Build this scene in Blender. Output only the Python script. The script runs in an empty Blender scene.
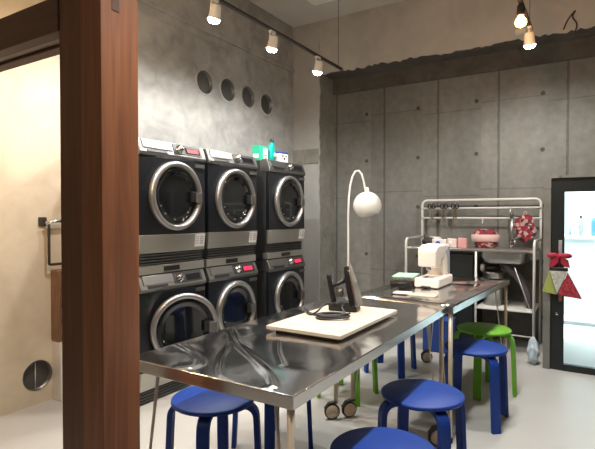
import bpy, bmesh, math, random
from mathutils import Vector, Matrix
R = math.radians
C = bpy.context.scene.collection
random.seed(7)

# ------------------------------------------------------------------ materials
def new_mat(name):
    m = bpy.data.materials.new(name); m.use_nodes = True
    nt = m.node_tree; b = nt.nodes['Principled BSDF']
    return m, nt, b
def N(nt, typ, **kw):
    n = nt.nodes.new(typ)
    for k, v in kw.items():
        if k.startswith('_'): setattr(n, k[1:], v)
    return n
def mat(name, col, rough=0.5, metal=0.0, var=0.06, scale=8.0, bump=0.0, bscale=60.0, coat=0.0, spec=0.5, stretch=None, col2=None):
    """procedural surface: a base colour broken up by noise, optional bump"""
    m, nt, b = new_mat(name)
    tc = N(nt, 'ShaderNodeTexCoord')
    src = tc.outputs['Object']
    if stretch:
        mp = N(nt, 'ShaderNodeMapping'); mp.inputs['Scale'].default_value = stretch
        nt.links.new(src, mp.inputs['Vector']); src = mp.outputs['Vector']
    no = N(nt, 'ShaderNodeTexNoise'); no.inputs['Scale'].default_value = scale; no.inputs['Detail'].default_value = 5
    nt.links.new(src, no.inputs['Vector'])
    cr = N(nt, 'ShaderNodeValToRGB')
    c = Vector(col[:3])
    lo = c * (1 - var) if col2 is None else Vector(col2[:3]); hi = c * (1 + var)
    cr.color_ramp.elements[0].position = 0.35; cr.color_ramp.elements[1].position = 0.65
    cr.color_ramp.elements[0].color = (*lo, 1); cr.color_ramp.elements[1].color = (*[min(1, x) for x in hi], 1)
    nt.links.new(no.outputs['Fac'], cr.inputs['Fac']); nt.links.new(cr.outputs['Color'], b.inputs['Base Color'])
    b.inputs['Roughness'].default_value = rough; b.inputs['Metallic'].default_value = metal
    b.inputs['Coat Weight'].default_value = coat; b.inputs['Specular IOR Level'].default_value = spec
    if bump:
        n2 = N(nt, 'ShaderNodeTexNoise'); n2.inputs['Scale'].default_value = bscale; n2.inputs['Detail'].default_value = 4
        nt.links.new(src, n2.inputs['Vector'])
        bp = N(nt, 'ShaderNodeBump'); bp.inputs['Strength'].default_value = bump; bp.inputs['Distance'].default_value = 0.01
        nt.links.new(n2.outputs['Fac'], bp.inputs['Height']); nt.links.new(bp.outputs['Normal'], b.inputs['Normal'])
    return m
def emit(name, col, s):
    m, nt, b = new_mat(name)
    b.inputs['Base Color'].default_value = (*col, 1)
    b.inputs['Emission Color'].default_value = (*col, 1); b.inputs['Emission Strength'].default_value = s
    return m

def math_node(nt, op, a, b=None, c=None):
    n = N(nt, 'ShaderNodeMath'); n.operation = op
    for i, v in enumerate((a, b, c)):
        if v is None: continue
        if isinstance(v, (int, float)): n.inputs[i].default_value = v
        else: nt.links.new(v, n.inputs[i])
    return n.outputs[0]

def plaster(name, c1, c2, sc=1.3, rough=0.75, bump=0.25):
    m, nt, b = new_mat(name)
    tc = N(nt, 'ShaderNodeTexCoord')
    n1 = N(nt, 'ShaderNodeTexNoise'); n1.inputs['Scale'].default_value = sc; n1.inputs['Detail'].default_value = 9; n1.inputs['Roughness'].default_value = 0.62; n1.inputs['Distortion'].default_value = 0.7
    n2 = N(nt, 'ShaderNodeTexNoise'); n2.inputs['Scale'].default_value = sc * 5; n2.inputs['Detail'].default_value = 8; n2.inputs['Distortion'].default_value = 0.8
    nt.links.new(tc.outputs['Object'], n1.inputs['Vector']); nt.links.new(tc.outputs['Object'], n2.inputs['Vector'])
    f = math_node(nt, 'MULTIPLY_ADD', n2.outputs['Fac'], 0.35, math_node(nt, 'MULTIPLY', n1.outputs['Fac'], 0.65))
    cr = N(nt, 'ShaderNodeValToRGB'); e = cr.color_ramp.elements
    e[0].position = 0.36; e[1].position = 0.62; e[0].color = (*c1, 1); e[1].color = (*c2, 1)
    nt.links.new(f, cr.inputs['Fac']); nt.links.new(cr.outputs['Color'], b.inputs['Base Color'])
    b.inputs['Roughness'].default_value = rough; b.inputs['Specular IOR Level'].default_value = 0.35
    bp = N(nt, 'ShaderNodeBump'); bp.inputs['Strength'].default_value = bump; bp.inputs['Distance'].default_value = 0.02
    nt.links.new(f, bp.inputs['Height']); nt.links.new(bp.outputs['Normal'], b.inputs['Normal'])
    return m

def formed_concrete(name):
    """raw concrete with form-panel seams every 0.61 m and rows of tie holes"""
    m, nt, b = new_mat(name)
    tc = N(nt, 'ShaderNodeTexCoord'); sp = N(nt, 'ShaderNodeSeparateXYZ')
    nt.links.new(tc.outputs['Object'], sp.inputs[0])
    Y, Z = sp.outputs['Y'], sp.outputs['Z']
    n1 = N(nt, 'ShaderNodeTexNoise'); n1.inputs['Scale'].default_value = 1.1; n1.inputs['Detail'].default_value = 9; n1.inputs['Roughness'].default_value = 0.65
    n2 = N(nt, 'ShaderNodeTexNoise'); n2.inputs['Scale'].default_value = 14; n2.inputs['Detail'].default_value = 6
    mp = N(nt, 'ShaderNodeMapping'); mp.inputs['Scale'].default_value = (1, 1.0, 0.35)
    nt.links.new(tc.outputs['Object'], mp.inputs['Vector'])
    nt.links.new(mp.outputs['Vector'], n1.inputs['Vector']); nt.links.new(tc.outputs['Object'], n2.inputs['Vector'])
    f = math_node(nt, 'MULTIPLY_ADD', n2.outputs['Fac'], 0.25, math_node(nt, 'MULTIPLY', n1.outputs['Fac'], 0.75))
    cr = N(nt, 'ShaderNodeValToRGB'); e = cr.color_ramp.elements
    e[0].position = 0.33; e[1].position = 0.68; e[0].color = (0.125, 0.122, 0.108, 1); e[1].color = (0.27, 0.265, 0.24, 1)
    nt.links.new(f, cr.inputs['Fac'])
    # panel index tint
    idx = math_node(nt, 'FLOOR', math_node(nt, 'DIVIDE', math_node(nt, 'ADD', Y, 6 - 0.278), 0.617))
    wn = N(nt, 'ShaderNodeTexWhiteNoise'); wn.noise_dimensions = '1D'; nt.links.new(idx, wn.inputs['W'])
    tint = math_node(nt, 'MULTIPLY_ADD', wn.outputs['Value'], 0.28, 0.86)
    # vertical seams
    wob = math_node(nt, 'MULTIPLY', math_node(nt, 'SUBTRACT', n2.outputs['Fac'], 0.5), 0.02)
    my = math_node(nt, 'MODULO', math_node(nt, 'ADD', math_node(nt, 'ADD', Y, wob), 6.17 - 0.278), 0.617)
    dy = math_node(nt, 'MINIMUM', my, math_node(nt, 'SUBTRACT', 0.617, my))
    sv = math_node(nt, 'LESS_THAN', dy, 0.012)
    # horizontal seams, staggered from panel to panel
    even = math_node(nt, 'MODULO', idx, 2.0)
    mz = math_node(nt, 'MODULO', math_node(nt, 'ADD', Z, math_node(nt, 'MULTIPLY_ADD', even, 0.06, 1.22 * 2 - 2.16)), 0.9)
    dz = math_node(nt, 'MINIMUM', mz, math_node(nt, 'SUBTRACT', 0.9, mz))
    sh = math_node(nt, 'LESS_THAN', dz, 0.006)
    seam = math_node(nt, 'MAXIMUM', sv, math_node(nt, 'MULTIPLY', sh, 0.6))
    # tie holes
    hy = math_node(nt, 'SUBTRACT', math_node(nt, 'MODULO', math_node(nt, 'ADD', Y, 6.2 - 0.492 + 0.31), 0.62), 0.31)
    hz = math_node(nt, 'SUBTRACT', math_node(nt, 'MODULO', math_node(nt, 'ADD', Z, 5.48 - 2.44 + 0.274), 0.548), 0.274)
    rr = math_node(nt, 'SQRT', math_node(nt, 'ADD', math_node(nt, 'MULTIPLY', hy, hy), math_node(nt, 'MULTIPLY', hz, hz)))
    hole = math_node(nt, 'LESS_THAN', rr, 0.021)
    dark = math_node(nt, 'SUBTRACT', 1.0, math_node(nt, 'MULTIPLY', math_node(nt, 'MAXIMUM', hole, math_node(nt, 'MULTIPLY', seam, 0.6)), 0.7))
    mul = math_node(nt, 'MULTIPLY', dark, tint)
    mx = N(nt, 'ShaderNodeVectorMath'); mx.operation = 'SCALE'
    nt.links.new(cr.outputs['Color'], mx.inputs[0]); nt.links.new(mul, mx.inputs['Scale'])
    nt.links.new(mx.outputs[0], b.inputs['Base Color'])
    b.inputs['Roughness'].default_value = 0.62; b.inputs['Specular IOR Level'].default_value = 0.4
    h = math_node(nt, 'SUBTRACT', math_node(nt, 'MULTIPLY', f, 0.25), math_node(nt, 'MAXIMUM', hole, seam))
    bp = N(nt, 'ShaderNodeBump'); bp.inputs['Strength'].default_value = 0.5; bp.inputs['Distance'].default_value = 0.012
    nt.links.new(h, bp.inputs['Height']); nt.links.new(bp.outputs['Normal'], b.inputs['Normal'])
    return m

def steel_sheet(name):
    """thin stainless sheet over a board: slightly buckled, so lamps reflect as wandering streaks"""
    m, nt, b = new_mat(name)
    tc = N(nt, 'ShaderNodeTexCoord')
    n1 = N(nt, 'ShaderNodeTexNoise'); n1.inputs['Scale'].default_value = 3.2; n1.inputs['Detail'].default_value = 0.0; n1.inputs['Distortion'].default_value = 0.6
    mp = N(nt, 'ShaderNodeMapping'); mp.inputs['Scale'].default_value = (3, 160, 3)
    n2 = N(nt, 'ShaderNodeTexNoise'); n2.inputs['Scale'].default_value = 3; n2.inputs['Detail'].default_value = 3
    nt.links.new(tc.outputs['Object'], n1.inputs['Vector']); nt.links.new(tc.outputs['Object'], mp.inputs['Vector']); nt.links.new(mp.outputs['Vector'], n2.inputs['Vector'])
    b1 = N(nt, 'ShaderNodeBump'); b1.inputs['Strength'].default_value = 0.8; b1.inputs['Distance'].default_value = 0.022
    nt.links.new(n1.outputs['Fac'], b1.inputs['Height'])
    nt.links.new(b1.outputs['Normal'], b.inputs['Normal'])
    b.inputs['Base Color'].default_value = (0.62, 0.625, 0.63, 1); b.inputs['Metallic'].default_value = 1
    r = math_node(nt, 'MULTIPLY_ADD', n2.outputs['Fac'], 0.05, 0.10)
    nt.links.new(r, b.inputs['Roughness'])
    return m

def wood(name, c1, c2, stretch=(14, 14, 1.2), rough=0.5):
    m, nt, b = new_mat(name)
    tc = N(nt, 'ShaderNodeTexCoord'); mp = N(nt, 'ShaderNodeMapping'); mp.inputs['Scale'].default_value = stretch
    n1 = N(nt, 'ShaderNodeTexNoise'); n1.inputs['Scale'].default_value = 2.2; n1.inputs['Detail'].default_value = 7; n1.inputs['Distortion'].default_value = 1.2
    nt.links.new(tc.outputs['Object'], mp.inputs['Vector']); nt.links.new(mp.outputs['Vector'], n1.inputs['Vector'])
    cr = N(nt, 'ShaderNodeValToRGB'); e = cr.color_ramp.elements
    e[0].position = 0.3; e[1].position = 0.7; e[0].color = (*c1, 1); e[1].color = (*c2, 1)
    nt.links.new(n1.outputs['Fac'], cr.inputs['Fac']); nt.links.new(cr.outputs['Color'], b.inputs['Base Color'])
    b.inputs['Roughness'].default_value = rough
    bp = N(nt, 'ShaderNodeBump'); bp.inputs['Strength'].default_value = 0.15; bp.inputs['Distance'].default_value = 0.004
    nt.links.new(n1.outputs['Fac'], bp.inputs['Height']); nt.links.new(bp.outputs['Normal'], b.inputs['Normal'])
    return m

def floral(name, base=(0.45, 0.30, 0.26)):
    m, nt, b = new_mat(name)
    tc = N(nt, 'ShaderNodeTexCoord')
    v = N(nt, 'ShaderNodeTexVoronoi'); v.inputs['Scale'].default_value = 38
    nt.links.new(tc.outputs['Object'], v.inputs['Vector'])
    cr = N(nt, 'ShaderNodeValToRGB'); cr.color_ramp.interpolation = 'CONSTANT'
    sp = N(nt, 'ShaderNodeSeparateColor'); nt.links.new(v.outputs['Color'], sp.inputs[0])
    e = cr.color_ramp.elements
    e[0].position = 0; e[0].color = (0.26, 0.015, 0.03, 1)
    e[1].position = 0.34; e[1].color = (*base, 1)
    a = e.new(0.50); a.color = (0.05, 0.03, 0.04, 1)
    a = e.new(0.74); a.color = (0.34, 0.04, 0.07, 1)
    a = e.new(0.9); a.color = (0.5, 0.42, 0.36, 1)
    nt.links.new(sp.outputs[0], cr.inputs['Fac']); nt.links.new(cr.outputs['Color'], b.inputs['Base Color'])
    b.inputs['Roughness'].default_value = 0.85
    return m

def glass_pane(name, tint=(0.92, 0.97, 0.97)):
    m = bpy.data.materials.new(name); m.use_nodes = True; nt = m.node_tree; nt.nodes.clear()
    o = N(nt, 'ShaderNodeOutputMaterial'); t = N(nt, 'ShaderNodeBsdfTransparent'); t.inputs[0].default_value = (*tint, 1)
    g = N(nt, 'ShaderNodeBsdfGlossy'); g.inputs['Roughness'].default_value = 0.02
    f = N(nt, 'ShaderNodeFresnel'); f.inputs[0].default_value = 1.45
    mx = N(nt, 'ShaderNodeMixShader')
    nt.links.new(f.outputs[0], mx.inputs[0]); nt.links.new(t.outputs[0], mx.inputs[1]); nt.links.new(g.outputs[0], mx.inputs[2])
    nt.links.new(mx.outputs[0], o.inputs[0])
    return m

M = {}
M['wall_plaster'] = plaster('wall_plaster', (0.25, 0.25, 0.24), (0.47, 0.465, 0.44))
M['cream_plaster'] = plaster('cream_plaster', (0.50, 0.42, 0.31), (0.66, 0.58, 0.45), sc=1.0)
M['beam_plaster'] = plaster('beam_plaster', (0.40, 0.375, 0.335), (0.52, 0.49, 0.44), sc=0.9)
M['ceiling_paint'] = plaster('ceiling_paint', (0.50, 0.48, 0.44), (0.58, 0.56, 0.52), sc=0.7, bump=0.1)
M['column_plaster'] = plaster('column_plaster', (0.36, 0.355, 0.33), (0.46, 0.45, 0.42), sc=0.8, bump=0.1)
M['concrete'] = formed_concrete('concrete')
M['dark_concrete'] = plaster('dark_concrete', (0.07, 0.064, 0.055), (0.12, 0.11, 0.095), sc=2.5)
M['column_concrete'] = plaster('column_concrete', (0.20, 0.195, 0.17), (0.33, 0.32, 0.28), sc=2.5)
M['floor'] = mat('floor_epoxy', (0.46, 0.45, 0.42), rough=0.42, var=0.05, scale=1.2, bump=0.03, bscale=20, spec=0.4)
M['post'] = wood('post_wood', (0.15, 0.050, 0.020), (0.26, 0.096, 0.038), (18, 18, 0.8), 0.5)
M['jamb'] = wood('jamb_wood', (0.085, 0.030, 0.014), (0.14, 0.050, 0.024), (18, 18, 0.8), 0.5)
M['beam'] = wood('beam_wood', (0.055, 0.024, 0.015), (0.10, 0.042, 0.027), (14, 0.9, 14), 0.55)
M['slot'] = mat('slot_dark', (0.10, 0.05, 0.035), rough=0.8)
M['track_metal'] = mat('groove_strip', (0.26, 0.21, 0.17), rough=0.5, metal=0.2)
M['silver'] = mat('machine_silver', (0.23, 0.225, 0.215), rough=0.40, metal=0.9, var=0.03, scale=3)
M['silver_panel'] = mat('machine_lower_silver', (0.46, 0.44, 0.40), rough=0.4, metal=0.75, var=0.03, scale=3)
M['chrome'] = mat('chrome', (0.75, 0.75, 0.75), rough=0.12, metal=1, var=0.01)
M['ring'] = mat('door_ring_metal', (0.40, 0.39, 0.38), rough=0.36, metal=0.85, var=0.02)
M['anthracite'] = mat('machine_anthracite', (0.012, 0.014, 0.018), rough=0.3, metal=0.2, var=0.06, scale=3, coat=0.15)
M['body'] = mat('machine_body', (0.055, 0.055, 0.056), rough=0.42, metal=0.4, var=0.05, scale=3)
M['dark_glass'] = mat('dark_glass', (0.008, 0.009, 0.010), rough=0.06, var=0.02, coat=0.4)
M['black'] = mat('black_plastic', (0.012, 0.012, 0.013), rough=0.4)
M['black_gloss'] = mat('black_gloss', (0.012, 0.012, 0.014), rough=0.15)
M['vent_grey'] = mat('vent_grey', (0.075, 0.075, 0.07), rough=0.6)
M['vent'] = mat('vent_slats', (0.15, 0.145, 0.14), rough=0.35, metal=0.7)
M['white'] = mat('white_plastic', (0.78, 0.76, 0.72), rough=0.35, var=0.02)
M['white_metal'] = mat('white_painted_metal', (0.72, 0.70, 0.65), rough=0.4, var=0.02)
M['sticker'] = mat('sticker', (0.75, 0.74, 0.70), rough=0.6, var=0.02)
M['print_grey'] = mat('print_grey', (0.42, 0.42, 0.42), rough=0.6)
M['red_led'] = emit('red_led', (0.75, 0.02, 0.07), 0.5)
M['red_led_dim'] = emit('red_led_dim', (0.25, 0.01, 0.015), 0.06)
M['steel'] = steel_sheet('table_steel')
M['edge_steel'] = mat('table_edge_steel', (0.60, 0.60, 0.59), rough=0.22, metal=1, var=0.04, scale=2, stretch=(1, 1, 30))
M['leg_paint'] = mat('table_leg_beige', (0.60, 0.49, 0.36), rough=0.35, var=0.04, metal=0.3)
M['caster_wood'] = mat('caster_disc', (0.62, 0.50, 0.35), rough=0.5)
M['rubber'] = mat('rubber', (0.02, 0.02, 0.021), rough=0.6)
M['blue'] = mat('stool_blue', (0.008, 0.042, 0.25), spec=0.3, rough=0.5, var=0.05, scale=4)
M['green'] = mat('stool_green', (0.14, 0.38, 0.03), spec=0.3, rough=0.5, var=0.05, scale=4)
M['board'] = mat('board_cream', (0.50, 0.42, 0.325), rough=0.6, var=0.03)
M['board_under'] = mat('board_under', (0.10, 0.07, 0.05), rough=0.8)
M['sewing'] = mat('sewing_ivory', (0.85, 0.76, 0.66), rough=0.35, var=0.015)
M['sewing_grey'] = mat('sewing_grey', (0.36, 0.37, 0.40), rough=0.4)
M['sole'] = mat('iron_sole', (0.62, 0.62, 0.60), rough=0.2, metal=1, var=0.03)
M['lamp_white'] = mat('lamp_white', (0.80, 0.77, 0.70), rough=0.35, var=0.01)
M['sink_steel'] = mat('sink_steel', (0.46, 0.45, 0.43), rough=0.32, metal=0.9, var=0.04)
M['pipe'] = mat('drain_pipe', (0.085, 0.075, 0.085), rough=0.5)
M['door_black'] = mat('door_black', (0.012, 0.016, 0.016), rough=0.4, var=0.05)
M['glass'] = glass_pane('door_glass')
M['floral'] = floral('floral_cloth')
M['pink'] = mat('pink_cloth', (0.72, 0.50, 0.46), rough=0.8)
M['packet'] = mat('packet_pink', (0.78, 0.62, 0.58), rough=0.5)
M['packet_red'] = mat('packet_rose', (0.70, 0.34, 0.33), rough=0.5)
M['packet_white'] = mat('packet_white', (0.78, 0.75, 0.70), rough=0.5)
M['blue_print'] = mat('blue_print', (0.02, 0.08, 0.5), rough=0.5)
M['teal'] = mat('bottle_teal', (0.0, 0.36, 0.30), rough=0.3)
M['box_green'] = mat('box_green', (0.02, 0.45, 0.27), rough=0.5)
M['pale_green'] = mat('pale_green', (0.34, 0.58, 0.40), rough=0.8)
M['lime'] = mat('patch_lime', (0.30, 0.36, 0.09), rough=0.85)
M['patch_white'] = mat('patch_white', (0.45, 0.47, 0.42), rough=0.85, var=0.25, scale=60)
M['patch_red'] = mat('patch_red', (0.34, 0.03, 0.045), rough=0.85, var=0.6, scale=70)
M['red_bow'] = mat('bow_red', (0.36, 0.015, 0.04), rough=0.7)
M['brown_tag'] = mat('brown_leather', (0.13, 0.05, 0.025), rough=0.6)
M['plastic_bag'] = mat('pale_blue_plastic', (0.52, 0.62, 0.68), rough=0.35, var=0.08, scale=20)
M['tote'] = mat('blue_fabric', (0.012, 0.05, 0.24), rough=0.8)
M['outside_wall'] = mat('outside_wall', (0.80, 0.84, 0.82), rough=0.7, var=0.03)
M['outside_ground'] = mat('outside_ground', (0.66, 0.72, 0.74), rough=0.6, var=0.1, scale=2)
M['outside_kerb'] = mat('outside_kerb', (0.42, 0.43, 0.41), rough=0.7)
M['bottle_blue'] = mat('bottle_blue', (0.10, 0.32, 0.66), rough=0.4)
M['bottle_pale'] = mat('bottle_pale', (0.45, 0.55, 0.55), rough=0.4)
M['spot_lens'] = emit('spot_lens', (1.0, 0.95, 0.86), 45)
M['warm_bulb'] = emit('warm_bulb', (1.0, 0.42, 0.14), 14)
M['lattice_wood'] = wood('lattice_wood', (0.16, 0.08, 0.045), (0.28, 0.15, 0.085), (20, 20, 2))
M['iron_black'] = mat('iron_black', (0.03, 0.022, 0.018), rough=0.6)

# ------------------------------------------------------------------ geometry helpers
def add_box(bm, lo, hi, mi=0):
    (x0, y0, z0), (x1, y1, z1) = lo, hi
    v = [bm.verts.new(p) for p in ((x0,y0,z0),(x1,y0,z0),(x1,y1,z0),(x0,y1,z0),(x0,y0,z1),(x1,y0,z1),(x1,y1,z1),(x0,y1,z1))]
    for f in ((3,2,1,0),(4,5,6,7),(0,1,5,4),(1,2,6,5),(2,3,7,6),(3,0,4,7)):
        bm.faces.new([v[i] for i in f]).material_index = mi
def add_prism(bm, poly, axis, a, b):
    """extrude a closed 2-D outline along an axis from a to b"""
    def P(u, w, t): return {'x': (t, u, w), 'y': (u, t, w), 'z': (u, w, t)}[axis]
    v0 = [bm.verts.new(P(u, w, a)) for u, w in poly]; v1 = [bm.verts.new(P(u, w, b)) for u, w in poly]
    n = len(poly)
    bm.faces.new(v0[::-1]); bm.faces.new(v1)
    for i in range(n): bm.faces.new((v0[i], v0[(i+1)%n], v1[(i+1)%n], v1[i]))
def frames(pts):
    T = []
    for i in range(len(pts)):
        a = pts[max(0, i-1)]; b = pts[min(len(pts)-1, i+1)]
        T.append((b - a).normalized())
    up = Vector((0, 0, 1)) if abs(T[0].z) < 0.9 else Vector((1, 0, 0))
    n = (up - T[0] * up.dot(T[0])).normalized(); out = []
    for t in T:
        n = (n - t * n.dot(t)).normalized(); out.append((t, n, t.cross(n)))
    return out
def add_tube(bm, pts, r, seg=10, caps=True, closed=False):
    pts = [Vector(p) for p in pts]
    if closed: pts = pts + [pts[0]]
    rs = r if isinstance(r, (list, tuple)) else [r] * len(pts)
    rings = []
    for p, (t, n, b), q in zip(pts, frames(pts), rs):
        rings.append([bm.verts.new(p + (n * math.cos(2*math.pi*k/seg) + b * math.sin(2*math.pi*k/seg)) * q) for k in range(seg)])
    for A, B in zip(rings, rings[1:]):
        for k in range(seg): bm.faces.new((A[k], A[(k+1)%seg], B[(k+1)%seg], B[k])).smooth = True
    if caps: bm.faces.new(rings[0][::-1]); bm.faces.new(rings[-1])
def fillet(pts, rad, n=6):
    """round the corners of a polyline"""
    pts = [Vector(p) for p in pts]; out = [pts[0]]
    for i in range(1, len(pts)-1):
        p = pts[i]; a = (pts[i-1]-p); b = (pts[i+1]-p); d = min(rad, a.length*0.49, b.length*0.49)
        A = p + a.normalized()*d; B = p + b.normalized()*d
        for k in range(n+1):
            t = k/n; out.append((1-t)**2*A + 2*t*(1-t)*p + t*t*B)
    out.append(pts[-1]); return out
def add_lathe(bm, prof, seg=32, center=(0,0,0), axis='z', caps=True):
    c = Vector(center); rings = []
    for r, h in prof:
        ring = []
        for k in range(seg):
            a = 2*math.pi*k/seg; x, y = r*math.cos(a), r*math.sin(a)
            p = {'z': (x, y, h), 'y': (x, h, y), 'x': (h, x, y)}[axis]
            ring.append(bm.verts.new(c + Vector(p)))
        rings.append(ring)
    for A, B in zip(rings, rings[1:]):
        for k in range(seg): bm.faces.new((A[k], A[(k+1)%seg], B[(k+1)%seg], B[k])).smooth = True
    if caps and prof[0][0] > 1e-6: bm.faces.new(rings[0][::-1])
    if caps and prof[-1][0] > 1e-6: bm.faces.new(rings[-1])
def ribbon(bm, path, wdir, w, t):
    """rectangular section swept along a path; wdir = constant width direction"""
    path = [Vector(p) for p in path]; wd = Vector(wdir).normalized(); rings = []
    for p, (T, n, b) in zip(path, frames(path)):
        nn = T.cross(wd).normalized()
        rings.append([bm.verts.new(p + wd*sx*w/2 + nn*sy*t/2) for sx, sy in ((-1,-1),(1,-1),(1,1),(-1,1))])
    for A, B in zip(rings, rings[1:]):
        for k in range(4): bm.faces.new((A[k], A[(k+1)%4], B[(k+1)%4], B[k]))
    bm.faces.new(rings[0][::-1]); bm.faces.new(rings[-1])
def ellipsoid(bm, c, rx, ry, rz, su=20, sv=12):
    n0 = len(bm.verts)
    r = bmesh.ops.create_uvsphere(bm, u_segments=su, v_segments=sv, radius=1)
    for v in r['verts']: v.co = Vector((v.co.x*rx, v.co.y*ry, v.co.z*rz)) + Vector(c)
    for v in r['verts']:
        for f in v.link_faces: f.smooth = True
def obj(name, bm, m, parent=None, bevel=0, seg=2, smooth=False, loc=None):
    bmesh.ops.remove_doubles(bm, verts=bm.verts, dist=1e-6)
    bmesh.ops.recalc_face_normals(bm, faces=bm.faces)
    me = bpy.data.meshes.new(name); bm.to_mesh(me); bm.free()
    o = bpy.data.objects.new(name, me); C.objects.link(o)
    for x in (m if isinstance(m, (list, tuple)) else [m]): me.materials.append(M[x])
    if parent: o.parent = parent
    if loc: o.location = loc
    if bevel:
        b = o.modifiers.new('bevel', 'BEVEL'); b.width = bevel; b.segments = seg; b.limit_method = 'ANGLE'; b.angle_limit = R(40)
    if smooth:
        for p in me.polygons: p.use_smooth = True
    return o
def B(): return bmesh.new()
def box(name, lo, hi, m, parent=None, bevel=0):
    bm = B(); add_box(bm, lo, hi); return obj(name, bm, m, parent, bevel)
def tube(name, pts, r, m, parent=None, seg=10, closed=False):
    bm = B(); add_tube(bm, pts, r, seg, caps=not closed, closed=closed); return obj(name, bm, m, parent)
def thing(name, label, cat, loc=(0,0,0), rotz=0, group=None):
    o = bpy.data.objects.new(name, None); C.objects.link(o); o.empty_display_size = 0.1
    o.location = loc; o.rotation_euler = (0, 0, rotz); o['label'] = label; o['category'] = cat
    if group: o['group'] = group
    return o
def tag(o, label, cat, group=None, kind=None):
    o['label'] = label; o['category'] = cat
    if group: o['group'] = group
    if kind: o['kind'] = kind
    return o
def struct(o): o['kind'] = 'structure'; return o
def kids(o): return [c for c in bpy.data.objects if c.parent == o]
def dup(root, loc, rotz, label, group=None):
    def cp(o, p):
        c = o.copy(); C.objects.link(c); c.parent = p
        for ch in kids(o): cp(ch, c)
        return c
    r = cp(root, None); r.location = loc; r.rotation_euler = (0, 0, rotz); r['label'] = label
    if group: r['group'] = group
    return r
def shift(o, loc, rotz, label, group=None):
    o.location = loc; o.rotation_euler = (0,0,rotz); o['label'] = label
    if group: o['group'] = group
    return o

# ------------------------------------------------------------------ setting
H = 1.243                  # eye height
YW, XB = 3.15, 5.30        # laundry wall, back wall
ZC, ZB = 3.50, 2.90        # ceiling, broken plaster edge under the beam
struct(box('floor', (-2.2, -2.6, -0.15), (5.6, YW + 0.3, 0), 'floor'))
struct(box('ceiling', (-2.2, -2.6, ZC), (5.6, YW + 0.3, ZC + 0.15), 'ceiling_paint'))
# pale square panel set under the ceiling
struct(box('trim_1', (3.1, 1.5, ZC - 0.03), (4.5, 2.6, ZC), 'white', bevel=0.004))

def wall_with_holes(name, lo, hi, holes, m):
    o = box(name, lo, hi, m)
    bm = B()
    for x, z, r in holes: add_lathe(bm, [(r, YW - 0.05), (r, YW + 0.22)], 40, (x, 0, z), 'y')
    # lathe in 'y' writes (x, h, y): centre z is passed as the third coordinate
    c = obj('cutter', bm, 'black')
    md = o.modifiers.new('holes', 'BOOLEAN'); md.object = c; md.solver = 'EXACT'; md.operation = 'DIFFERENCE'
    dg = bpy.context.evaluated_depsgraph_get()
    me = bpy.data.meshes.new_from_object(o.evaluated_get(dg))
    o.modifiers.clear(); o.data = me
    bpy.data.objects.remove(c)
    return struct(o)
VENTS = [(3.405, 2.49), (3.735, 2.49), (4.065, 2.49), (4.39, 2.475)]
wall_with_holes('wall_left', (2.05, YW, 0), (5.6, YW + 0.3, ZC), [(x, z, 0.108) for x, z in VENTS], 'wall_plaster')
wall_with_holes('wall_left', (-2.2, YW, 0), (2.05, YW + 0.3, ZC), [(1.80, 0.19, 0.10)], 'cream_plaster')
# plaster lips and dark sleeves inside the wall openings
def sleeve(x, z, r, label, lip, group=None):
    t = thing('wall_vent', label, 'vent', (x, YW, z), 0, group)
    bm = B(); add_lathe(bm, [(r*0.985, -0.003), (r*0.985, 0.205), (r*0.95, 0.205), (r*0.95, -0.003), (r*0.985, -0.003)], 40, (0,0,0), 'y', False); obj('sleeve', bm, 'vent', t)
    bm = B(); add_lathe(bm, [(r*0.95, 0.035), (r*0.95, 0.045), (0.0, 0.05)], 40, (0,0,0), 'y'); obj('back_plate', bm, 'vent_grey', t)
    bm = B()
    if lip:
        add_lathe(bm, [(r*1.0, 0.0), (r*1.0, -0.008), (r*1.05, -0.012), (r*1.13, -0.006), (r*1.15, 0.0)], 40, (0,0,0), 'y', False)
        obj('plaster_lip', bm, 'wall_plaster', t)
    else:
        add_tube(bm, [(0.0, 0.03, -r*0.95), (0.0, 0.03, r*0.95)], 0.004, 6); obj('wire', bm, 'white', t)
        bm = B(); add_box(bm, (-0.07, 0.04, -r*0.62), (0.07, 0.11, -r*0.3)); obj('block', bm, 'lattice_wood', t, 0.004)
    return t
for (x, z), w in zip(VENTS, ('leftmost of the four in a row', 'second from the left of the four in a row', 'third from the left of the four in a row', 'rightmost of the four in a row')):
    sleeve(x, z, 0.108, 'round dark vent in the wall, ' + w, True, 'round vents above the machines')
sleeve(1.80, 0.19, 0.10, 'round open hole low in the cream plaster wall near the floor', False)
# plaster ridge lines above the vents
bm = B(); add_box(bm, (-2.2, YW - 0.02, 2.955), (4.97, YW, 3.0)); add_box(bm, (2.0, YW - 0.012, 2.875), (3.75, YW, 2.89))
struct(obj('trim_2', bm, 'wall_plaster', bevel=0.006))
# back wall, with the passage to the glazed door
bm = B(); add_box(bm, (XB, 0.36, 0), (XB + 0.3, YW, ZC)); add_box(bm, (XB, -2.6, 1.56), (XB + 0.3, 0.36, ZC)); add_box(bm, (XB, -2.6, 0), (XB + 0.3, -0.56, 1.56))
struct(obj('wall_back', bm, 'concrete'))
XD = 4.41
bm = B(); add_box(bm, (XD, 0.344, 0), (XB, 0.396, 1.566)); add_box(bm, (XD, -2.6, 1.548), (XB, 0.344, 1.566)); add_box(bm, (XD, -2.6, 0), (XB, -0.56, 1.548))
struct(obj('trim_3', bm, 'concrete'))
struct(box('wall_right', (-2.2, -2.9, 0), (5.6, -2.6, ZC), 'dark_concrete'))
struct(box('wall_front', (-2.5, -2.9, 0), (-2.2, YW + 0.3, ZC), 'dark_concrete'))
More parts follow.
